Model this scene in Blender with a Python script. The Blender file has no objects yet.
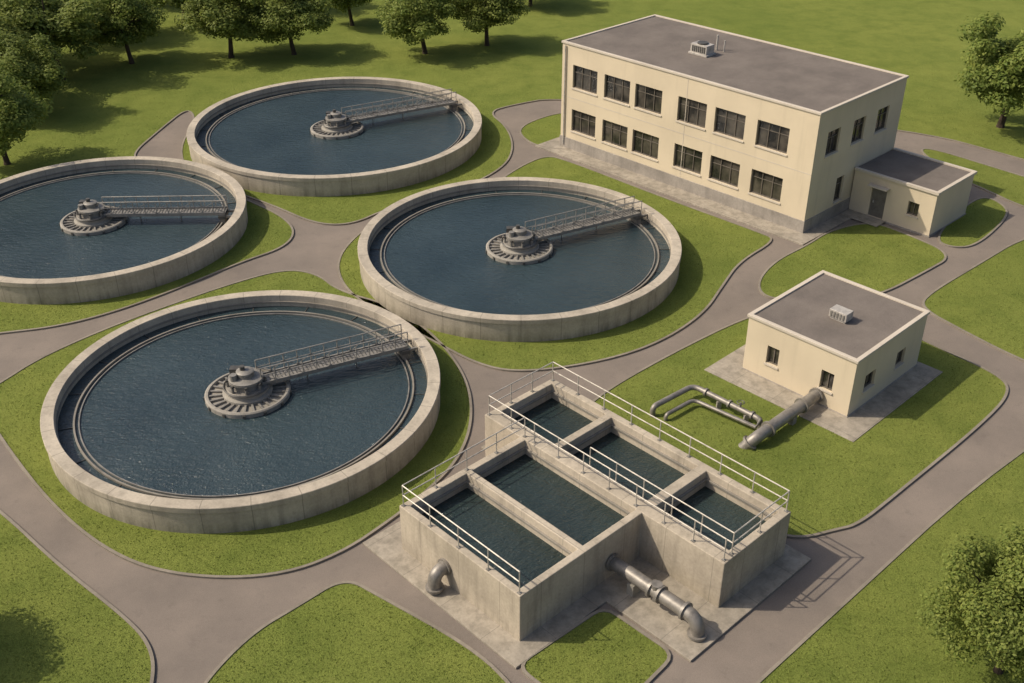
import bpy, bmesh, math, random
import numpy as np
from mathutils import Vector, Matrix, noise
random.seed(7)
HC=28.3
OB=(0.27,26.46)
# site plan, decimetres
PLAN={
'north':"39,844 -2,822 -19,806 -4,773 1,732 -5,696 -28,663 -53,647 -80,625 -99,602 -121,604 -150,630 -181,653 -208,672 -226,698 -238,738 -240,792 -254,817 -262,768 -269,713 -250,702 -222,686 -196,660 -167,636 -144,615 -131,593 -134,571 -156,552 -180,524 -207,497 -233,480 -261,473 -307,462 -1200,440 -4000,600 -4000,5000 4000,5000 4000,400 391,668 357,709 294,773",
'a':"-250,412 -242,426 -232,448 -211,474 -184,500 -153,527 -128,543 -109,537 -95,517 -62,500 -36,465 -21,428 -18,394 -24,365 -39,341 -50,327 -64,311 -83,299 -108,296 -136,301 -161,316 -188,341 -214,371 -234,396",
'b':"-93,589 -71,628 -46,644 -14,660 5,694 23,715 36,709 96,644 150,590 157,581 130,553 116,525 100,492 72,462 41,445 4,436 -16,443 -39,465 -67,491 -91,519 -101,553",
'ne':"3,773 39,808 48,794 45,728 31,728 12,740",
'g':"136,528 151,553 175,574 192,593 221,607 237,589 256,561 233,541 199,513 177,508 150,508 136,511",
'an':"252,582 258,571 273,573 305,610 313,628 306,647 283,625",
'e':"438,657 307,585 271,553 223,511 218,498 230,477 250,446 299,394",
'e2':"287,744 344,677 410,603 356,593 322,631 312,653 296,682",
's':"47,423 84,457 123,489 154,503 184,498 208,463 233,434 233,419 209,393 159,347 136,326 126,323 112,318 100,322 38,387 31,402",
'se':"228,385 82,247 59,225 160,172 600,120 293,329 379,477",
'bo':"-103,244 -91,268 -76,282 -62,296 -49,287 -14,262 1,244 9,225 -104,225",
'bm':"33,281 2,254 16,240 38,240 55,259",
'sw':"-241,361 -205,334 -170,302 -136,275 -124,262 -119,247 -118,217 -241,203 -385,361"}
PLAN={k:[tuple(float(c)/10 for c in p.split(',')) for p in v.split()] for k,v in PLAN.items()}
TREES=[(-37.7,88.7,8.2,5.2),(-33.2,93.2,7.2,4.2),(-24.9,95.0,7.4,4.5),(-19.5,95.9,7.2,4.2),(-15.5,105.5,6.5,3.8),(-7.8,96.2,6.9,4.3),(-2.3,98.7,6.8,4.2),(-34.8,70.0,7.0,3.8),(36.5,77.3,8.8,5.0),(-43.9,93.8,8,5.2),(-38.6,100.7,7.6,4.8),(-47.0,104.8,8,5.2),(-32.0,106.3,7.2,4.6),(-37.5,79.4,6.4,4.0),(1.9,113,6.6,4.2),(-42.8,83.6,8,5.2),(-37.4,113.6,7,4.6),(-22,112,7,4.4),(-8.6,114.6,6.5,4.4)]

scene=bpy.context.scene
def link(o,parent=None):
    scene.collection.objects.link(o)
    if parent: o.parent=parent
    return o
def empty(n,loc,ang):
    e=bpy.data.objects.new(n,None); e.empty_display_size=.5; link(e)
    e.location=(loc[0],loc[1],0); e.rotation_euler=(0,0,math.radians(ang)); return e

# ---------------------------------------------------------------- materials
class NT:
    def __init__(s,name):
        s.m=bpy.data.materials.new(name); s.m.use_nodes=True; s.t=s.m.node_tree; s.b=s.t.nodes['Principled BSDF']
        s.tc=s.t.nodes.new('ShaderNodeTexCoord')
    def lk(s,a,b): s.t.links.new(a,b)
    def noise(s,scale,detail=4,rough=.55,sc=(1,1,1),src='Object'):
        n=s.t.nodes.new('ShaderNodeTexNoise'); n.inputs['Scale'].default_value=scale; n.inputs['Detail'].default_value=detail; n.inputs['Roughness'].default_value=rough
        mp=s.t.nodes.new('ShaderNodeMapping'); mp.inputs['Scale'].default_value=sc; s.lk(s.tc.outputs[src],mp.inputs[0]); s.lk(mp.outputs[0],n.inputs['Vector']); return n.outputs['Fac']
    def ramp(s,fac,a,b,c0=(0,0,0),c1=(1,1,1)):
        r=s.t.nodes.new('ShaderNodeValToRGB'); e=r.color_ramp.elements; e[0].position=a; e[1].position=b
        e[0].color=(*c0,1); e[1].color=(*c1,1); s.lk(fac,r.inputs[0]); return r.outputs[0]
    def mix(s,a,b,fac,mode='MIX'):
        n=s.t.nodes.new('ShaderNodeMix'); n.data_type='RGBA'; n.blend_type=mode
        for sock,val in ((n.inputs[0],fac),(n.inputs[6],a),(n.inputs[7],b)):
            if isinstance(val,(int,float)): sock.default_value=val
            elif isinstance(val,tuple): sock.default_value=(*val,1)
            else: s.lk(val,sock)
        return n.outputs[2]
    def math(s,op,a,b=None):
        n=s.t.nodes.new('ShaderNodeMath'); n.operation=op
        for i,x in enumerate((a,b)):
            if x is None: continue
            if isinstance(x,(int,float)): n.inputs[i].default_value=x
            else: s.lk(x,n.inputs[i])
        return n.outputs[0]
    def bump(s,h,st=.3,dist=.02):
        n=s.t.nodes.new('ShaderNodeBump'); n.inputs['Strength'].default_value=st; n.inputs['Distance'].default_value=dist; s.lk(h,n.inputs['Height']); s.lk(n.outputs[0],s.b.inputs['Normal'])
    def fin(s,col,rough=.8,metal=0,spec=.5):
        if isinstance(col,tuple): s.b.inputs['Base Color'].default_value=(*col,1)
        else: s.lk(col,s.b.inputs['Base Color'])
        if isinstance(rough,(int,float)): s.b.inputs['Roughness'].default_value=rough
        else: s.lk(rough,s.b.inputs['Roughness'])
        s.b.inputs['Metallic'].default_value=metal; s.b.inputs['Specular IOR Level'].default_value=spec
        return s.m

def concrete(name,c,dirt=.6,seam=None):
    k=NT(name)
    big=k.noise(.45,5,.6); fine=k.noise(9,4,.6); streak=k.noise(2.2,5,.65,(1,1,.12)); spot=k.noise(1.7,8,.7)
    dark=tuple(x*.72 for x in c); lite=tuple(min(1,x*1.1) for x in c)
    col=k.mix(lite,dark,k.ramp(big,.36,.72))
    col=k.mix(col,tuple(x*.52 for x in c),k.math('MULTIPLY',k.ramp(streak,.50,.74),dirt))
    col=k.mix(col,(.14,.12,.085),k.math('MULTIPLY',k.ramp(spot,.58,.8),.4))
    col=k.mix(col,k.ramp(fine,.3,.7,(.85,.85,.85),(1.08,1.08,1.08)),.8,'MULTIPLY')
    if seam:
        sp=k.t.nodes.new('ShaderNodeSeparateXYZ'); k.lk(k.tc.outputs['Object'],sp.inputs[0])
    if seam=='polar':
        a=k.math('ARCTAN2',sp.outputs[1],sp.outputs[0]); f=k.math('FRACT',k.math('MULTIPLY',a,28/(2*math.pi)))
        s1=k.math('LESS_THAN',f,.018)
        low=k.ramp(sp.outputs[2],0.0,.6,(1,1,1),(0,0,0))
        col=k.mix(col,(.11,.105,.065),k.math('MULTIPLY',low,k.math('MULTIPLY',k.ramp(streak,.33,.62),.7)))
        col=k.mix(col,(.12,.11,.09),k.math('MULTIPLY',s1,.55))
    if seam=='xy':
        for i in (0,1):
            f=k.math('FRACT',k.math('DIVIDE',k.math('ADD',sp.outputs[i],50.6),2.15)); s1=k.math('LESS_THAN',f,.012)
            col=k.mix(col,(.12,.11,.09),k.math('MULTIPLY',s1,.5))
        low=k.ramp(sp.outputs[2],0.0,.8,(1,1,1),(0,0,0))
        col=k.mix(col,(.11,.10,.075),k.math('MULTIPLY',low,k.math('MULTIPLY',k.ramp(streak,.4,.65),.4)))
    k.bump(fine,.35,.02)
    return k.fin(col,.88,0,.3)
M={}
M['tank']=concrete('concrete_tank',(.45,.398,.315),.6,'polar')
M['basin']=concrete('concrete_basin',(.45,.393,.305),.6,'xy')
M['slab']=concrete('concrete_slab',(.36,.32,.257),.3,'xy')
M['plinth']=concrete('concrete_plinth',(.32,.29,.25),.5)
M['kerb']=concrete('concrete_kerb',(.25,.22,.175),.3)
M['weir']=concrete('weir_concrete',(.25,.23,.195),.6)
M['hub']=concrete('machinery_concrete',(.30,.28,.24),.6)
def plaster(name,c):
    k=NT(name); big=k.noise(.35,4); st=k.noise(1.6,5,.65,(1,1,.1)); fine=k.noise(14,3)
    col=k.mix(c,tuple(x*.88 for x in c),k.ramp(big,.35,.7)); col=k.mix(col,tuple(x*.7 for x in c),k.math('MULTIPLY',k.ramp(st,.55,.8),.45))
    k.bump(fine,.25,.01); return k.fin(col,.85,0,.25)
M['wall']=plaster('cream_render_wall',(.63,.54,.39))
M['coping']=plaster('coping_render',(.56,.50,.41))
def roofm():
    k=NT('gravel_roof'); f=k.noise(40,3,.7); b=k.noise(.5,6,.65)
    col=k.mix((.190,.165,.143),(.140,.122,.107),k.ramp(b,.35,.65)); col=k.mix(col,k.ramp(f,.3,.7,(.65,.65,.65),(1.3,1.3,1.3)),.9,'MULTIPLY')
    k.bump(f,.5,.02); return k.fin(col,.95,0,.2)
M['roof']=roofm()
def metal(name,c,r,met):
    k=NT(name); n=k.noise(3,6,.65); col=k.mix(c,tuple(x*.5 for x in c),k.ramp(n,.45,.75)); k.bump(k.noise(30,2),.1,.005); return k.fin(col,r,met,.5)
M['steel']=metal('galvanised_steel',(.27,.255,.225),.55,.3)
M['brail']=metal('bridge_rail_steel',(.36,.34,.30),.5,.3)
M['rail']=metal('railing_steel',(.54,.50,.43),.5,.25)
M['pipe']=metal('pipe_steel',(.27,.25,.22),.5,.4)
M['dark']=metal('dark_steel',(.10,.096,.086),.5,.3)
M['frame']=metal('window_frame',(.15,.13,.105),.5,.05)
M['hvac']=metal('hvac_metal',(.5,.47,.42),.5,.2)
M['door']=metal('door_paint',(.17,.155,.13),.5,.1)
def glass():
    k=NT('window_glass'); n=k.noise(.8,3,.6); col=k.mix((.018,.018,.017),(.085,.075,.06),k.ramp(n,.4,.62)); return k.fin(col,.1,0,.6)
M['glass']=glass()
def water(name,c1,c2):
    k=NT(name); b=k.noise(.16,5,.6); col=k.mix(c1,c2,k.ramp(b,.35,.7))
    w1=k.noise(2.4,5,.6,(1,1.8,1)); w2=k.noise(7,3,.6,(1.6,1,1)); h=k.math('ADD',w1,k.math('MULTIPLY',w2,.5)); k.bump(h,.95,.09)
    return k.fin(col,k.ramp(k.noise(.3,4,.6,(1,2,1)),.35,.65,(.08,.08,.08),(.2,.2,.2)),0,.62)
M['water']=water('tank_water',(.018,.034,.040),(.036,.058,.064))
M['water2']=water('basin_water',(.015,.028,.028),(.026,.042,.040))
def grass():
    k=NT('lawn_grass'); a=k.noise(.07,5,.6); b=k.noise(.5,6,.65); c=k.noise(4,6,.75); d=k.noise(24,3,.8)
    col=k.mix((.168,.208,.046),(.212,.242,.056),k.ramp(a,.35,.65))
    col=k.mix(col,(.108,.148,.030),k.math('MULTIPLY',k.ramp(b,.42,.72),.65))
    col=k.mix(col,(.25,.235,.08),k.math('MULTIPLY',k.ramp(c,.56,.78),.45))
    col=k.mix(col,k.ramp(d,.3,.7,(.6,.6,.6),(1.3,1.3,1.3)),1.0,'MULTIPLY')
    k.bump(k.math('ADD',c,d),.8,.06); return k.fin(col,1.0,0,.05)
M['grass']=grass()
def blade():
    k=NT('grass_blades'); gm=k.t.nodes.new('ShaderNodeNewGeometry'); n=k.noise(.5,6,.65); col=k.mix((.155,.20,.040),(.26,.285,.075),gm.outputs['Random Per Island']); col=k.mix(col,(.13,.172,.035),k.math('MULTIPLY',k.ramp(n,.42,.72),.65))
    tr=k.t.nodes.new('ShaderNodeBsdfTranslucent'); k.lk(col,tr.inputs[0]); mx=k.t.nodes.new('ShaderNodeMixShader'); mx.inputs[0].default_value=.4
    k.fin(col,.8,0,.1); out=k.t.nodes['Material Output']; k.lk(k.b.outputs[0],mx.inputs[1]); k.lk(tr.outputs[0],mx.inputs[2]); k.lk(mx.outputs[0],out.inputs[0]); return k.m
M['blade']=blade()
def asphalt():
    k=NT('asphalt'); a=k.noise(.25,6,.65); f=k.noise(45,3,.7); c=k.noise(1.6,8,.7)
    col=k.mix((.225,.190,.158),(.168,.144,.122),k.ramp(a,.35,.68)); col=k.mix(col,(.115,.10,.086),k.math('MULTIPLY',k.ramp(c,.56,.75),.5))
    col=k.mix(col,k.ramp(f,.3,.7,(.7,.7,.7),(1.3,1.3,1.3)),.8,'MULTIPLY'); k.bump(f,.4,.01); return k.fin(col,.92,0,.25)
M['asphalt']=asphalt()
def bark():
    k=NT('bark'); n=k.noise(6,5,.7,(1,1,.2)); col=k.mix((.09,.065,.045),(.035,.027,.02),k.ramp(n,.35,.65)); k.bump(n,.8,.03); return k.fin(col,.95,0,.2)
M['bark']=bark()
def leaf():
    k=NT('foliage'); gm=k.t.nodes.new('ShaderNodeNewGeometry'); oi=k.t.nodes.new('ShaderNodeObjectInfo')
    n=k.noise(.55,3,.6)
    col=k.mix((.135,.198,.038),(.285,.325,.075),gm.outputs['Random Per Island'])
    col=k.mix(col,(.095,.143,.030),k.math('MULTIPLY',k.ramp(n,.45,.6),.5))
    col=k.mix(col,(.23,.235,.06),k.math('MULTIPLY',oi.outputs['Random'],.3))
    tr=k.t.nodes.new('ShaderNodeBsdfTranslucent'); k.lk(col,tr.inputs[0]); mx=k.t.nodes.new('ShaderNodeMixShader'); mx.inputs[0].default_value=.4
    k.fin(col,.6,0,.2); out=k.t.nodes['Material Output']; k.lk(k.b.outputs[0],mx.inputs[1]); k.lk(tr.outputs[0],mx.inputs[2]); k.lk(mx.outputs[0],out.inputs[0]); return k.m
M['leaf']=leaf()

# ---------------------------------------------------------------- mesh builder
class MB:
    def __init__(s): s.v=[]; s.f=[]; s.mi=[]; s.mats=[]
    def mat(s,m):
        if m not in s.mats: s.mats.append(m)
        return s.mats.index(m)
    def quad(s,pts,m):
        i=len(s.v); s.v+= [tuple(p) for p in pts]; s.f.append(tuple(range(i,i+len(pts)))); s.mi.append(s.mat(m))
    def box(s,x0,x1,y0,y1,z0,z1,m,fn=None):
        P=[(x0,y0,z0),(x1,y0,z0),(x1,y1,z0),(x0,y1,z0),(x0,y0,z1),(x1,y0,z1),(x1,y1,z1),(x0,y1,z1)]
        if fn: P=[fn(*p) for p in P]
        i=len(s.v); s.v+=P; k=s.mat(m)
        for q in ((3,2,1,0),(4,5,6,7),(0,1,5,4),(1,2,6,5),(2,3,7,6),(3,0,4,7)): s.f.append(tuple(i+j for j in q)); s.mi.append(k)
    def tube(s,pts,r,m,n=8,caps=True):
        pts=[Vector(p) for p in pts]; L=len(pts); rs=r if isinstance(r,(list,tuple)) else [r]*L
        k=s.mat(m); base=len(s.v); up=None
        for i,p in enumerate(pts):
            t=(pts[min(i+1,L-1)]-pts[max(i-1,0)]).normalized()
            if up is None:
                up=Vector((0,0,1)) if abs(t.z)<.9 else Vector((1,0,0))
            a=(up-t*up.dot(t)).normalized(); b=t.cross(a); up=a
            for j in range(n):
                w=2*math.pi*j/n; s.v.append(tuple(p+(a*math.cos(w)+b*math.sin(w))*rs[i]))
        for i in range(L-1):
            for j in range(n):
                s.f.append((base+i*n+j,base+i*n+(j+1)%n,base+(i+1)*n+(j+1)%n,base+(i+1)*n+j)); s.mi.append(k)
        if caps:
            s.f.append(tuple(base+j for j in reversed(range(n)))); s.f.append(tuple(base+(L-1)*n+j for j in range(n))); s.mi+=[k,k]
    def lathe(s,prof,m,n=96,c=(0,0),closed=False):
        k=s.mat(m); base=len(s.v); L=len(prof)
        for r,z in prof:
            for j in range(n):
                w=2*math.pi*j/n; s.v.append((c[0]+r*math.cos(w),c[1]+r*math.sin(w),z))
        for i in range(L if closed else L-1):
            i2=(i+1)%L
            for j in range(n):
                s.f.append((base+i*n+j,base+i*n+(j+1)%n,base+i2*n+(j+1)%n,base+i2*n+j)); s.mi.append(k)
    def grid(s,us,vs,solid,w0,w1,fn,m):
        k=s.mat(m); idx={}
        def V(i,j,w):
            q=(i,j,w)
            if q not in idx: idx[q]=len(s.v); s.v.append(tuple(fn(us[i],vs[j],w1 if w else w0)))
            return idx[q]
        nu,nv=len(us)-1,len(vs)-1
        S=lambda i,j: 0<=i<nu and 0<=j<nv and solid((us[i]+us[i+1])/2,(vs[j]+vs[j+1])/2)
        for i in range(nu):
            for j in range(nv):
                if not S(i,j): continue
                s.f.append((V(i,j,1),V(i+1,j,1),V(i+1,j+1,1),V(i,j+1,1))); s.f.append((V(i,j,0),V(i,j+1,0),V(i+1,j+1,0),V(i+1,j,0)))
                n=2
                for (di,dj,a,b) in ((-1,0,(i,j+1),(i,j)),(1,0,(i+1,j),(i+1,j+1)),(0,-1,(i,j),(i+1,j)),(0,1,(i+1,j+1),(i,j+1))):
                    if not S(i+di,j+dj): s.f.append((V(*a,0),V(*b,0),V(*b,1),V(*a,1))); n+=1
                s.mi+=[k]*n
    def obj(s,name,parent=None,smooth=True,bevel=0):
        me=bpy.data.meshes.new(name); me.from_pydata(s.v,[],s.f)
        for m in s.mats: me.materials.append(m)
        me.polygons.foreach_set('material_index',s.mi)
        bm=bmesh.new(); bm.from_mesh(me); bmesh.ops.recalc_face_normals(bm,faces=bm.faces[:]); bm.to_mesh(me); bm.free()
        if smooth:
            me.polygons.foreach_set('use_smooth',[True]*len(me.polygons)); me.set_sharp_from_angle(angle=math.radians(35))
        me.update(); o=bpy.data.objects.new(name,me); link(o,parent)
        if bevel:
            b=o.modifiers.new('bevel','BEVEL'); b.width=bevel; b.segments=2; b.limit_method='ANGLE'; b.angle_limit=math.radians(40)
        return o
def elbow(p0,c,p1,r,n=6):
    p0,c,p1=Vector(p0),Vector(c),Vector(p1); a=c+(p0-c).normalized()*r; b=c+(p1-c).normalized()*r
    out=[p0]
    for i in range(n+1):
        t=i/n; out.append(a*(1-t)**2+c*2*t*(1-t)+b*t*t)
    out.append(p1); return out

# ---------------------------------------------------------------- ground, road, lawns
def chaikin(pts,it=3):
    pts=[Vector(p) for p in pts]
    for _ in range(it):
        q=[]
        for i in range(len(pts)):
            a=pts[i]; b=pts[(i+1)%len(pts)]; q+=[a*.75+b*.25,a*.25+b*.75]
        pts=q
    return pts
def chamfer(pts,d=.5):
    out=[]; n=len(pts); pts=[Vector(p) for p in pts]
    for i in range(n):
        p=pts[i]; a=(pts[i-1]-p).normalized(); b=(pts[(i+1)%n]-p).normalized()
        for t in (0,.25,.5,.75,1): out.append((p+a*d)*(1-t)**2+p*2*t*(1-t)+(p+b*d)*t*t)
    return out
def sheet(name,pts,z,m):
    bm=bmesh.new(); vs=[bm.verts.new((p[0],p[1],z)) for p in pts]
    es=[bm.edges.new((vs[i],vs[(i+1)%len(vs)])) for i in range(len(vs))]
    bmesh.ops.triangle_fill(bm,use_beauty=True,edges=es)
    for f in bm.faces:
        if f.normal.z<0: f.normal_flip()
    me=bpy.data.meshes.new(name); bm.to_mesh(me); me.materials.append(m); return link(bpy.data.objects.new(name,me))
sheet('ground',[(-2500,-400),(2500,-400),(2500,3000),(-2500,3000)],0,M['grass'])
sheet('asphalt_road',[(-110,5),(110,5),(110,100),(-110,100)],.004,M['asphalt'])
kb=MB(); OUT=[]
for k,v in PLAN.items():
    pts=chamfer(v,.55) if k=='bm' else chaikin(v)
    OUT.append(pts)
    sheet('grass_lawn',pts,.055,M['grass'])
    n=len(pts); area=sum(pts[i].x*pts[(i+1)%n].y-pts[(i+1)%n].x*pts[i].y for i in range(n)); sg=1 if area>0 else -1
    nr=[]
    for i in range(n):
        t=(pts[(i+1)%n]-pts[i-1]); t=t.normalized() if t.length>1e-6 else Vector((1,0)); nr.append(Vector((t.y,-t.x))*sg)
    for i in range(n):
        j=(i+1)%n; a,b=pts[i],pts[j]; W=.10
        if min(abs(a.x),abs(b.x))>90 or a.y>110: continue
        ao,bo=a+nr[i]*W,b+nr[j]*W; ai,bi=a-nr[i]*.02,b-nr[j]*.02
        T=.09
        kb.quad([(ai.x,ai.y,T),(bi.x,bi.y,T),(bo.x,bo.y,T),(ao.x,ao.y,T)],M['kerb'])
        kb.quad([(ao.x,ao.y,T),(bo.x,bo.y,T),(bo.x,bo.y,0),(ao.x,ao.y,0)],M['kerb'])
        kb.quad([(ai.x,ai.y,T),(bi.x,bi.y,T),(bi.x,bi.y,.05),(ai.x,ai.y,.05)],M['kerb'])
kb.obj('kerb',smooth=False)
TANKS=[((-12.0,40.75),8.75,27),((.43,55.5),9.15,29),((-12.67,74.9),10.5,29),((-25.1,59.2),9.0,2)]
# grass blades on the lawns
rng=np.random.default_rng(3); N=420000
P=np.stack([rng.uniform(-36,42,N),22+(100-22)*rng.uniform(0,1,N)**1.6],1)
fx=P[:,0]; fy=P[:,1]; keep=np.zeros(N,bool)
vis=(np.abs(fx)<(fy*.8545+28.3*.52)*.5+1)&(rng.uniform(0,1,N)<np.clip((98-fy)/40,0,1))
for pts in OUT:
    A=np.array([(p.x,p.y) for p in pts]); n=len(A)
    bb=(fx>A[:,0].min())&(fx<A[:,0].max())&(fy>A[:,1].min())&(fy<A[:,1].max())&vis; id_=np.nonzero(bb)[0]; x=fx[id_]; y=fy[id_]; c=np.zeros(len(id_),bool)
    for i in range(n):
        x1,y1=A[i]; x2,y2=A[(i+1)%n]
        if y1==y2: continue
        cr=((y1>y)!=(y2>y))&(x<(x2-x1)*(y-y1)/(y2-y1)+x1); c^=cr
    keep[id_[c]]=True
for (cx,cy),R,_ in TANKS: keep&=((fx-cx)**2+(fy-cy)**2)>(R+.05)**2
def infr(o,ang,x0,x1,y0,y1):
    c,s=math.cos(math.radians(ang)),math.sin(math.radians(ang)); u=(fx-o[0])*c+(fy-o[1])*s; v=-(fx-o[0])*s+(fy-o[1])*c
    return (u>x0)&(u<x1)&(v>y0)&(v<y1)
for q in (((17.6,59.0),44,-1.4,10.5,-1,21.5),((17.6,59.0),44,3.8,9.7,-5.4,0),((15.15,39.95),44,-1.5,6.7,-1.25,7),(OB,43.5,-1,6.6,-.8,7.9),(OB,43.5,3.5,10.95,-4.7,9.3)): keep&=~infr(*q)
P=P[keep]; K=len(P); h=rng.uniform(.015,.06,K); a=rng.uniform(0,6.283,K); wd=rng.uniform(.015,.035,K); lx=rng.uniform(-.06,.06,K); ly=rng.uniform(-.06,.06,K)
V=np.zeros((K,3,3)); V[:,0,0]=P[:,0]-np.cos(a)*wd; V[:,0,1]=P[:,1]-np.sin(a)*wd; V[:,1,0]=P[:,0]+np.cos(a)*wd; V[:,1,1]=P[:,1]+np.sin(a)*wd; V[:,2,0]=P[:,0]+lx; V[:,2,1]=P[:,1]+ly; V[:,:2,2]=.05; V[:,2,2]=.055+h
me=bpy.data.meshes.new('grass_blades'); me.vertices.add(K*3); me.vertices.foreach_set('co',V.ravel()); me.loops.add(K*3); me.loops.foreach_set('vertex_index',np.arange(K*3)); me.polygons.add(K); me.polygons.foreach_set('loop_start',np.arange(K)*3); me.update(calc_edges=True); me.materials.append(M['blade'])
link(bpy.data.objects.new('grass',me))

# ---------------------------------------------------------------- clarifier tanks
def rot(a): return lambda x,y,z:(x*math.cos(a)-y*math.sin(a),x*math.sin(a)+y*math.cos(a),z)
def tank(loc,R,ang,H=1.35):
    e=empty('clarifier_tank',loc,0)
    w=MB(); w.lathe([(R-.05,-.2),(R-.05,H-.27),(R,H-.25),(R,H-.02),(R-.02,H),(R-.54,H),(R-.56,H-.02),(R-.56,-.2)],M['tank'],144); w.obj('concrete_wall',e)
    w=MB(); w.lathe([(R-1.22,.3),(R-1.22,.80),(R-1.30,.80),(R-1.30,.3)],M['weir'],144); w.lathe([(R-1.44,.3),(R-1.44,.77),(R-1.49,.77),(R-1.49,.3)],M['steel'],144)
    w.lathe([(R-.555,H-.36),(R-.62,H-.36),(R-.62,H-.44),(R-.555,H-.44)],M['weir'],144)
    for i in range(18): w.box(R-1.23,R-.56,-.02,.02,.64,.73,M['dark'],rot(2*math.pi*i/18))
    w.obj('weir_ring',e)
    w=MB(); w.lathe([(R-.55,.70),(1.2,.70)],M['water'],96); w.obj('water',e)
    h=MB()
    h.lathe([(1.92,.3),(1.92,.90),(1.86,.95),(1.76,.95),(1.73,.90),(1.73,.80),(1.12,.80),(1.12,.96),(.98,1.04),(.98,1.22),(.90,1.26)],M['hub'],48)
    h.lathe([(.92,1.25),(.70,1.27),(.70,1.52),(.78,1.56),(.78,1.68),(.62,1.72),(.40,1.76),(.40,1.98),(.30,2.04),(0.001,2.06)],M['steel'],40)
    for i in range(26):
        a=2*math.pi*i/26; h.box(1.1,1.74,-.045,.045,.79,.90,M['steel'],rot(a))
        if i%2==0: h.box(1.90,1.97,-.06,.06,.5,.86,M['dark'],rot(a))
    for i in range(8):
        a=2*math.pi*i/8+.2; h.tube([(.84*math.cos(a),.84*math.sin(a),1.22),(.84*math.cos(a),.84*math.sin(a),1.5)],.07,M['steel'],8)
        h.box(.66,.90,-.05,.05,1.5,1.6,M['dark'],rot(a))
    h.lathe([(1.02,1.20),(1.07,1.26),(1.02,1.32),(.97,1.26)],M['dark'],40,closed=True)
    h.tube([(-.45,-.35,1.7),(-.45,-.35,2.0)],.16,M['steel'],12); h.tube([(-.1,.0,2.04),(-.1,0,2.24)],.12,M['dark'],10)
    h.box(-.75,-.2,.15,.5,1.7,1.95,M['dark'])
    h.obj('centre_drive_hub',e)
    b=MB(); x0,x1=.6,R-1.05; zb=1.22; hw=.40; n=11; st=(x1-x0)/n
    for s in (-1,1):
        b.box(x0,x1,s*hw-.04,s*hw+.04,zb,zb+.18,M['steel'])
        for i in range(n+1):
            x=x0+st*i; b.tube([(x,s*hw,zb+.16),(x,s*hw,zb+.92)],.028,M['brail'],6)
            if i<n:
                xa,xb=(x,x+st) if i%2 else (x+st,x)
                b.tube([(xa,s*hw,zb+.18),(xb,s*hw,zb+.54)],.018,M['steel'],5)
        for zz,rr in ((.92,.034),(.55,.024)): b.tube([(x0,s*hw,zb+zz),(x1,s*hw,zb+zz)],rr,M['brail'],6)
    b.box(x0,x1,-hw+.05,hw-.05,zb+.10,zb+.13,M['steel'])
    for i in range(40):
        x=x0+(x1-x0)*(i+.5)/40; b.box(x-.02,x+.02,-hw+.05,hw-.05,zb+.133,zb+.15,M['dark'])
    b.box(x1-.4,x1+.04,-.55,.55,zb-.2,zb-.003,M['dark']); b.box(x1-.32,x1-.05,-.5,.5,.6,zb-.203,M['weir'])
    for s in (-1,1): b.box(x1+.042,R-.562,s*hw-.05,s*hw+.05,zb-.16,zb-.03,M['steel'])
    for x in (2.8,5.2):
        b.tube([(x,0,zb+.1),(x,0,.5)],.035,M['steel'],6)
    o=b.obj('walkway_bridge',e); o.rotation_euler=(0,0,math.radians(ang))
for t in TANKS: tank(*t)

# ---------------------------------------------------------------- buildings
def window(mb,fn,u0,u1,v0,v1,nm=2,hz=True,dep=.18):
    mb.box(u0+.003,u1-.003,v0+.003,v1-.003,dep,dep+.03,M['glass'],fn)
    fw=.06; d0,d1=dep-.06,dep-.002
    mb.box(u0+.002,u0+fw,v0+.002,v1-.002,d0,d1,M['frame'],fn); mb.box(u1-fw,u1-.002,v0+.002,v1-.002,d0,d1,M['frame'],fn)
    mb.box(u0+fw+.002,u1-fw-.002,v0+.002,v0+fw,d0,d1,M['frame'],fn); mb.box(u0+fw+.002,u1-fw-.002,v1-fw,v1-.002,d0,d1,M['frame'],fn)
    for i in range(nm):
        u=u0+(u1-u0)*(i+1)/(nm+1); mb.box(u-.025,u+.025,v0+fw,v1-fw,d0+.01,d1-.002,M['frame'],fn)
    if hz:
        v=v0+(v1-v0)*.68; mb.box(u0+fw,u1-fw,v-.02,v+.02,d0+.018,d1-.006,M['frame'],fn)
    mb.box(u0-.06,u1+.06,v0-.09,v0-.004,-.06,.08,M['coping'],fn)
def wallgrid(mb,fn,U0,U1,V0,V1,ops,m,t=.28):
    us=sorted({U0,U1,*[x for o in ops for x in o[:2]]}); vs=sorted({V0,V1,*[x for o in ops for x in o[2:4]]})
    mb.grid(us,vs,lambda u,v: not any(o[0]<u<o[1] and o[2]<v<o[3] for o in ops),0,t,fn,m)
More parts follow.
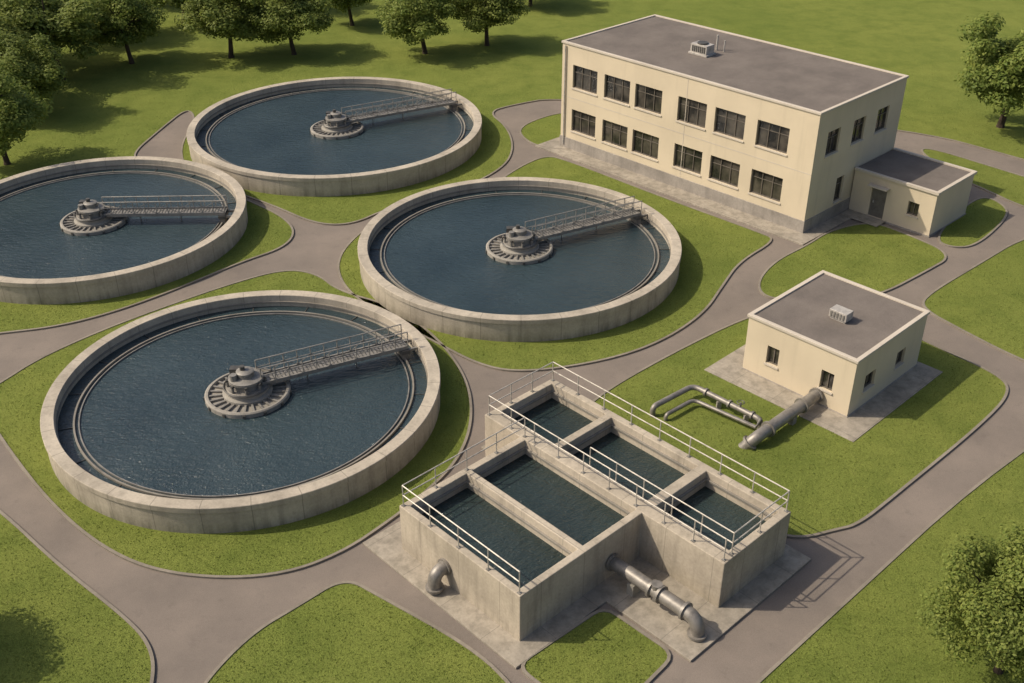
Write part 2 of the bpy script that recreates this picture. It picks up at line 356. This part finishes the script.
def shell(e,W,L,H,z0,left,right,x0=0,y0=0):
    t=.28; w=MB()
    fl=lambda u,v,d:(x0+d,y0+u,v); fr=lambda u,v,d:(x0+u,y0+d,v); fb=lambda u,v,d:(x0+W-d,y0+u,v); fk=lambda u,v,d:(x0+u,y0+L-d,v)
    wallgrid(w,fl,0,L,z0,H,left,M['wall']); wallgrid(w,fb,0,L,z0,H,[],M['wall'])
    wallgrid(w,fr,t+.001,W-t-.001,z0,H,right,M['wall']); wallgrid(w,fk,t+.001,W-t-.001,z0,H,[],M['wall'])
    w.obj('walls',e,smooth=False)
    r=MB(); r.box(x0+.12,x0+W-.12,y0+.12,y0+L-.12,H+.002,H+.07,M['roof']); r.obj('roof',e,smooth=False)
    c=MB(); us=[x0-.07,x0+.14,x0+W-.14,x0+W+.07]; vs=[y0-.07,y0+.14,y0+L-.14,y0+L+.07]
    c.grid(us,vs,lambda u,v: not(us[1]<u<us[2] and vs[1]<v<vs[2]),H+.004,H+.14,lambda u,v,z:(u,v,z),M['coping']); c.obj('parapet_coping',e,smooth=False,bevel=.015)
    p=MB(); us=[x0-.05,x0+.3,x0+W-.3,x0+W+.05]; vs=[y0-.05,y0+.3,y0+L-.3,y0+L+.05]
    p.grid(us,vs,lambda u,v: not(us[1]<u<us[2] and vs[1]<v<vs[2]),-.2,z0-.003,lambda u,v,z:(u,v,z),M['plinth']); p.obj('plinth',e,smooth=False,bevel=.02)
    return fl,fr
BW,BL,BH=9.8,20.2,7.45
e=empty('office_building',(17.5,59.0),44)
cs=[BL*(1-t) for t in (.106,.2485,.382,.557,.70,.854)]
left=[(c-1.12,c+1.12,v0,v1) for c in cs for v0,v1 in ((4.55,6.15),(1.45,3.02))]
right=[(c-.68,c+.68,4.6,6.1) for c in (1.9,4.75,7.5)]+[(3.1,3.95,1.1,2.7)]
fl,fr=shell(e,BW,BL,BH,.85,left,right)
wm=MB()
for o in left: window(wm,fl,*o,nm=2)
for o in right[:3]: window(wm,fr,*o,nm=1)
window(wm,fr,*right[3],nm=0)
wm.obj('windows',e,smooth=False)
tr=MB()
tr.box(9.40,9.44,.87,BH-.02,-.010,-.002,M['coping'],fl); tr.box(.02,BL-.02,3.78,3.83,-.010,-.0025,M['coping'],fl)
tr.tube([(-.08,BL-.35,.3),(-.08,BL-.35,BH-.1)],.05,M['hvac'],8)
tr.obj('wall_joints_and_downpipe',e)
rt=MB(); z=BH+.072
rt.box(4.0,5.0,11.1,12.6,z,z+.12,M['hvac']); rt.box(4.08,4.92,11.2,12.5,z+.123,z+.68,M['hvac'])
for i in range(7): rt.box(4.05,4.078,11.3+i*.16,11.4+i*.16,z+.2,z+.6,M['dark'])
rt.tube([(4.5,11.85,z+.68),(4.5,11.85,z+.78)],.36,M['dark'],20)
rt.tube([(5.9,11.7,z),(5.9,11.7,z+1.0)],.07,M['hvac'],10); rt.tube([(5.9,11.1,z),(5.9,11.1,z+.75)],.05,M['hvac'],10); rt.tube(elbow((5.0,12.1,z+.3),(5.6,12.1,z+.3),(5.6,12.1,z),.12),.05,M['hvac'],8)
rt.obj('rooftop_unit',e,bevel=.01)
pd=MB(); pd.box(-1.35,BW+.6,-.9,BL+1.2,0,.085,M['slab']); pd.obj('paving_slab',e,smooth=False)
AH=2.75
def annex():
    x0,y0,W,L=5.05,-5.5,4.65,5.42; t=.25
    w=MB(); fa=lambda u,v,d:(x0+d,y0+u,v); fb=lambda u,v,d:(x0+u,y0+d,v); fc=lambda u,v,d:(x0+W-d,y0+u,v)
    opl=[(3.1,4.1,.12,2.1),(.95,1.65,1.0,1.85)]
    wallgrid(w,fa,0,L,.1,AH,opl,M['wall'],t); wallgrid(w,fb,t+.001,W-t-.001,.1,AH,[],M['wall'],t); wallgrid(w,fc,0,L,.1,AH,[],M['wall'],t)
    w.obj('annex_walls',e,smooth=False)
    m=MB(); window(m,fa,*opl[1],nm=1,hz=False); m.box(3.11,4.09,.12,2.09,.12,.17,M['door'],fa); m.box(3.9,3.95,1.0,1.15,.06,.12,M['hvac'],fa)
    m.box(2.95,4.25,2.16,2.24,-.45,.0,M['coping'],fa); m.obj('annex_openings',e,smooth=False)
    r=MB(); r.box(x0+.12,x0+W-.12,y0+.12,y0+L-.003,AH+.002,AH+.08,M['roof']); r.obj('annex_roof',e,smooth=False)
    c=MB(); us=[x0-.1,x0+.12,x0+W-.12,x0+W+.1]; vs=[y0-.1,y0+.12,y0+L+.004]
    c.grid(us,vs,lambda u,v: not(us[1]<u<us[2] and v>vs[1]),AH+.004,AH+.16,lambda u,v,z:(u,v,z),M['coping']); c.obj('annex_coping',e,smooth=False)
    p=MB(); p.box(x0-.05,x0+W+.05,y0-.05,y0+L-.9,-.1,.097,M['plinth']); p.box(x0-1.1,x0-.06,y0+L-2.6,y0+L-.1,.086,.14,M['slab']); p.obj('annex_base',e,smooth=False)
annex()
e=empty('pump_house',(15.1,39.85),44); PW,PL,PH=6.3,5.7,2.95
left=[(3.85,4.5,.95,1.9),(.95,1.6,.95,1.9)]; right=[(1.1,2.0,.95,1.8),(3.9,4.7,.95,1.8)]
fl,fr=shell(e,PW,PL,PH,.12,left,right)
wm=MB()
for o in left: window(wm,fl,*o,nm=1,hz=False)
for o in right: window(wm,fr,*o,nm=1,hz=False)
wm.obj('windows',e,smooth=False)
rt=MB(); z=PH+.072; rt.box(2.5,3.0,2.15,2.95,z,z+.1,M['hvac']); rt.box(2.45,3.05,2.1,3.0,z+.103,z+.5,M['hvac'])
for i in range(5): rt.box(2.42,2.448,2.2+i*.16,2.3+i*.16,z+.16,z+.44,M['steel'])
rt.obj('rooftop_unit',e,bevel=.01)
pd=MB(); pd.box(-1.45,PW+.35,-1.2,PL+1.2,0,.085,M['slab']); pd.obj('paving_slab',e,smooth=False,bevel=.01)
def pipe(mb,pts,r,m,flanges=()):
    mb.tube(pts,r,m,16)
    for (p,d) in flanges:
        p=Vector(p); d=Vector(d).normalized(); mb.tube([p-d*.05,p+d*.05],r*1.35,m,18)
pe=empty('water_pipe',(15.1,39.85),44)
m=MB(); z=.55
pipe(m,elbow((.1,1.6,z),(-4.75,1.6,z),(-5.1,2.0,-.1),.4),.27,M['pipe'],[((-.12,1.6,z),(1,0,0)),((-1.3,1.6,z),(1,0,0)),((-3.9,1.6,z),(1,0,0)),((-4.93,1.8,.23),(-.35,.4,-.65))])
m.box(-2.3,-2.0,1.35,1.85,.05,.42,M['hub']); m.obj('large_pipe',pe)
pe=empty('water_pipe',(0,0),0)
m=MB(); p1=[(11.0,39.0,-.05),(11.0,39.0,.55),(8.4,41.7,.55),(6.35,40.0,.55),(6.35,40.0,-.05)]
pts=elbow(p1[0],p1[1],p1[2],.25)[:-1]+elbow(p1[1],p1[2],p1[3],.4)[1:-1]+elbow(p1[2],p1[3],p1[4],.25)[1:]
d=Vector(p1[2])-Vector(p1[1])
m.tube(pts,.13,M['pipe'],12)
for t in (.12,.45,.8):
    q=Vector(p1[1])+d*t; m.tube([q-d.normalized()*.05,q+d.normalized()*.05],.2,M['pipe'],14)
q=Vector(p1[1])+d*.3; m.tube([q,q+Vector((0,0,.35))],.05,M['pipe'],8); m.lathe([(.16,.9),(.19,.92),(.16,.94),(.13,.92)],M['dark'],20,(q.x,q.y),True)
for t in (.2,.6):
    q=Vector(p1[1])+d*t; m.box(q.x-.1,q.x+.1,q.y-.1,q.y+.1,.04,.43,M['hub'])
m.obj('valve_pipe',pe)
p2=[(10.35,38.75,.35),(8.3,40.85,.35),(6.9,39.65,.35),(6.9,39.65,-.05)]
m=MB(); m.tube([p1[1]]+elbow((10.75,38.7,.35),p2[1],p2[2],.35)[0:-1]+elbow(p2[1],p2[2],p2[3],.2)[1:],.09,M['pipe'],10)
m.obj('branch_pipe',pe)

# ---------------------------------------------------------------- rectangular basins
e=empty('settling_basin',OB,43.5); ZB=2.2
us=[0,.30,3.1,3.38,6.25,6.95,9.97,10.3]; vs=[-3.75,-3.42,-.1,0,.30,.35,4.85,5.2,6.2,6.5,8.35,8.65]
def solid(u,v):
    if u<6.25:
        if v<0 or v>6.5: return False
        return not((.30<u<3.1 or 3.38<u<6.25) and .30<v<6.2)
    if u<6.95: return True
    if u<9.97: return not((-3.42<v<-.1) or (.35<v<4.85) or (5.2<v<8.35))
    return True
w=MB(); w.grid(us,vs,solid,-.2,ZB,lambda u,v,z:(u,v,z),M['basin']); w.obj('concrete_walls',e,smooth=False,bevel=.03)
w=MB()
for b in ((.25,6.3,.25,6.25,1.5),(6.9,10.0,-3.5,8.4,1.45)): w.quad([(b[0],b[2],b[4]),(b[1],b[2],b[4]),(b[1],b[3],b[4]),(b[0],b[3],b[4])],M['water2'])
w.obj('water',e,smooth=False)
w=MB()
for (x0,x1,y0,y1) in ((.3,3.1,.3,6.2),(3.38,6.25,.3,6.2),(6.95,9.97,-3.42,-.1),(6.95,9.97,.35,4.85),(6.95,9.97,5.2,8.35)):
    w.grid([x0+.002,x0+.09,x1-.09,x1-.002],[y0+.002,y0+.09,y1-.09,y1-.002],lambda u,v,a=(x0,x1,y0,y1): not(a[0]+.09<u<a[1]-.09 and a[2]+.09<v<a[3]-.09),1.80,1.88,lambda u,v,z:(u,v,z),M['weir'])
w.obj('wall_ledges',e,smooth=False)
def rail(mb,a,b,z,h=.95,sp=1.35,ends=(True,True)):
    a=Vector((*a,z)); b=Vector((*b,z)); L=(b-a).length; n=max(1,round(L/sp))
    for i in range(n+1):
        if i==0 and not ends[0]: continue
        if i==n and not ends[1]: continue
        p=a.lerp(b,i/n); mb.tube([p,p+Vector((0,0,h))],.025,M['rail'],6); mb.box(p.x-.07,p.x+.07,p.y-.07,p.y+.07,z+.001,z+.02,M['steel'])
    for hh in (h,h*.52): mb.tube([a+Vector((0,0,hh)),b+Vector((0,0,hh))],.026,M['rail'],6)
r=MB()
rail(r,(.12,.15),(.12,6.38),ZB,sp=1.5); rail(r,(.12,6.38),(6.4,6.38),ZB,sp=1.5,ends=(False,True))
rail(r,(6.4,-3.6),(6.4,8.52),ZB,sp=1.3); rail(r,(6.85,-3.6),(6.85,3.2),ZB,sp=1.3)
rail(r,(10.18,-3.6),(10.18,8.52),ZB,sp=1.6); rail(r,(6.4,8.52),(10.18,8.52),ZB,ends=(False,False)); rail(r,(6.85,-3.6),(10.18,-3.6),ZB,ends=(False,False))
r.obj('handrails',e)
p=MB(); V=[-4.6,-.75,7.8,9.2]; U=[-.9,3.6,6.5,10.85]
p.grid(U,V,lambda u,v:(u<6.5 and -.75<v<7.8) or (u>3.6 and v<-.75) or (u>6.5),0,.10,lambda u,v,z:(u,v,z),M['slab']); p.obj('apron_slab',e,smooth=False,bevel=.015)
pe=empty('outlet_pipe',OB,43.5); m=MB(); z=.85
pipe(m,elbow((4.65,.1,z),(4.65,-4.0,z),(4.65,-4.05,-.1),.5),.26,M['pipe'],[((4.65,-.1,z),(0,1,0)),((4.65,-1.95,z),(0,1,0)),((4.65,-2.35,z),(0,1,0)),((4.65,-3.45,z),(0,1,0)),((4.65,-4.03,.2),(0,0,1))])
m.tube([(4.65,-2.15,z-.34),(4.65,-2.15,z+.36)],.2,M['pipe'],14); m.box(4.4,4.9,-1.3,-1.0,.1,.62,M['hub'])
m.obj('flanged_pipe',pe)
pe=empty('outlet_pipe',OB,43.5); m=MB()
pipe(m,elbow((.1,3.9,.95),(-.55,3.9,.95),(-.55,3.9,.1),.45),.25,M['pipe'],[((-.05,3.9,.95),(1,0,0)),((-.55,3.9,.28),(0,0,1))]); m.obj('elbow_pipe',pe)

# ---------------------------------------------------------------- trees
def tree_mesh(seed,H,R,nleaf,ls,nc=60):
    rnd=random.Random(seed); mb=MB()
    th=H*.30; lean=Vector((rnd.uniform(-.2,.2),rnd.uniform(-.2,.2),0))
    tp=[Vector((0,0,-.1)),Vector((0,0,.25)),lean*.5+Vector((0,0,th*.5)),lean+Vector((0,0,th)),lean*1.3+Vector((0,0,H*.58)),lean*1.3+Vector((0,0,H*.82))]
    mb.tube(tp,[.036*H,.026*H,.022*H,.019*H,.011*H,.004*H],M['bark'],9)
    cz=H*.58; clumps=[]
    for i in range(nc):
        while True:
            d=Vector((rnd.uniform(-1,1),rnd.uniform(-1,1),rnd.uniform(-.9,1)))
            if .35<d.length<1: break
        k=.80+.45*noise.noise(d*1.8+Vector((seed*3.1,0,0)))
        d=d*min(1.1,k+.1); c=Vector((d.x*R*.88,d.y*R*.88,cz+d.z*(H*.38))); c+=lean
        clumps.append((c,rnd.uniform(.17,.32)*R))
    for c,s in rnd.sample(clumps,18):
        st=tp[3].lerp(tp[4],rnd.random()*.9); mid=st.lerp(c,.5)+Vector((0,0,-.04*H)); mb.tube([st,mid,c],[.011*H,.007*H,.002*H],M['bark'],5,False)
    k=mb.mat(M['leaf']); tot=sum(s**2 for c,s in clumps)
    for c,s in clumps:
        for _ in range(int(nleaf*s**2/tot)):
            d=Vector((rnd.gauss(0,1),rnd.gauss(0,1),rnd.gauss(0,1))); d.normalize(); rr=rnd.random()**.4*rnd.uniform(.85,1.15); p=c+Vector((d.x*s*rr,d.y*s*rr,d.z*s*rr*.75))
            nrm=(d+Vector((rnd.uniform(-.7,.7),rnd.uniform(-.7,.7),rnd.uniform(-.1,1.3)))).normalized()
            a=nrm.orthogonal().normalized(); a.rotate(Matrix.Rotation(rnd.uniform(0,6.28),3,nrm)); b=nrm.cross(a); L=ls*rnd.uniform(.6,1.3)
            i=len(mb.v); mb.v+=[tuple(p-a*L*.5),tuple(p+b*L*.28),tuple(p+a*L*.5),tuple(p-b*L*.28)]; mb.f.append((i,i+1,i+2,i+3)); mb.mi.append(k)
    me=bpy.data.meshes.new('tree_mesh'); me.from_pydata(mb.v,[],mb.f)
    for q in mb.mats: me.materials.append(q)
    me.polygons.foreach_set('material_index',mb.mi); me.update(); return me
TM=[tree_mesh(s,6.5,3.2,21000,.21) for s in (1,2,3,4)]
for i,(x,y,h,r) in enumerate(TREES):
    o=link(bpy.data.objects.new('tree',TM[i%4])); o.location=(x,y,0); o.rotation_euler=(0,0,i*1.9); o.scale=(r/3.2,r/3.2*.95,h/6.5)
o=link(bpy.data.objects.new('tree',tree_mesh(9,5.6,2.7,50000,.13,90))); o.location=(16.3,25.2,0)
o=link(bpy.data.objects.new('tree',TM[2])); o.location=(-21.5,25.6,0); o.scale=(.9,.9,.85)

# ---------------------------------------------------------------- camera and light
cam=bpy.data.cameras.new('camera'); co=link(bpy.data.objects.new('camera',cam))
co.location=(0,0,HC); co.rotation_euler=(math.radians(90-31.3),0,0); cam.lens=37.97; cam.sensor_width=36; cam.clip_end=6000
scene.camera=co
w=bpy.data.worlds.new('World'); scene.world=w; w.use_nodes=True
nt=w.node_tree; s=nt.nodes.new('ShaderNodeTexSky'); s.sky_type='NISHITA'; s.sun_disc=False; s.sun_elevation=math.radians(44); s.sun_rotation=math.radians(-88)
s.dust_density=4.0; s.air_density=.8; s.ozone_density=.6
nt.links.new(s.outputs[0],nt.nodes['Background'].inputs[0]); nt.nodes['Background'].inputs[1].default_value=.13
L=bpy.data.lights.new('sun','SUN'); L.energy=3.9; L.angle=math.radians(.6); L.color=(1,.88,.72); lo=link(bpy.data.objects.new('sun',L))
lo.rotation_euler=Vector((1,-.03,-.98)).to_track_quat('-Z','Y').to_euler()
scene.view_settings.view_transform='Standard'; scene.view_settings.look='None'; scene.view_settings.exposure=0
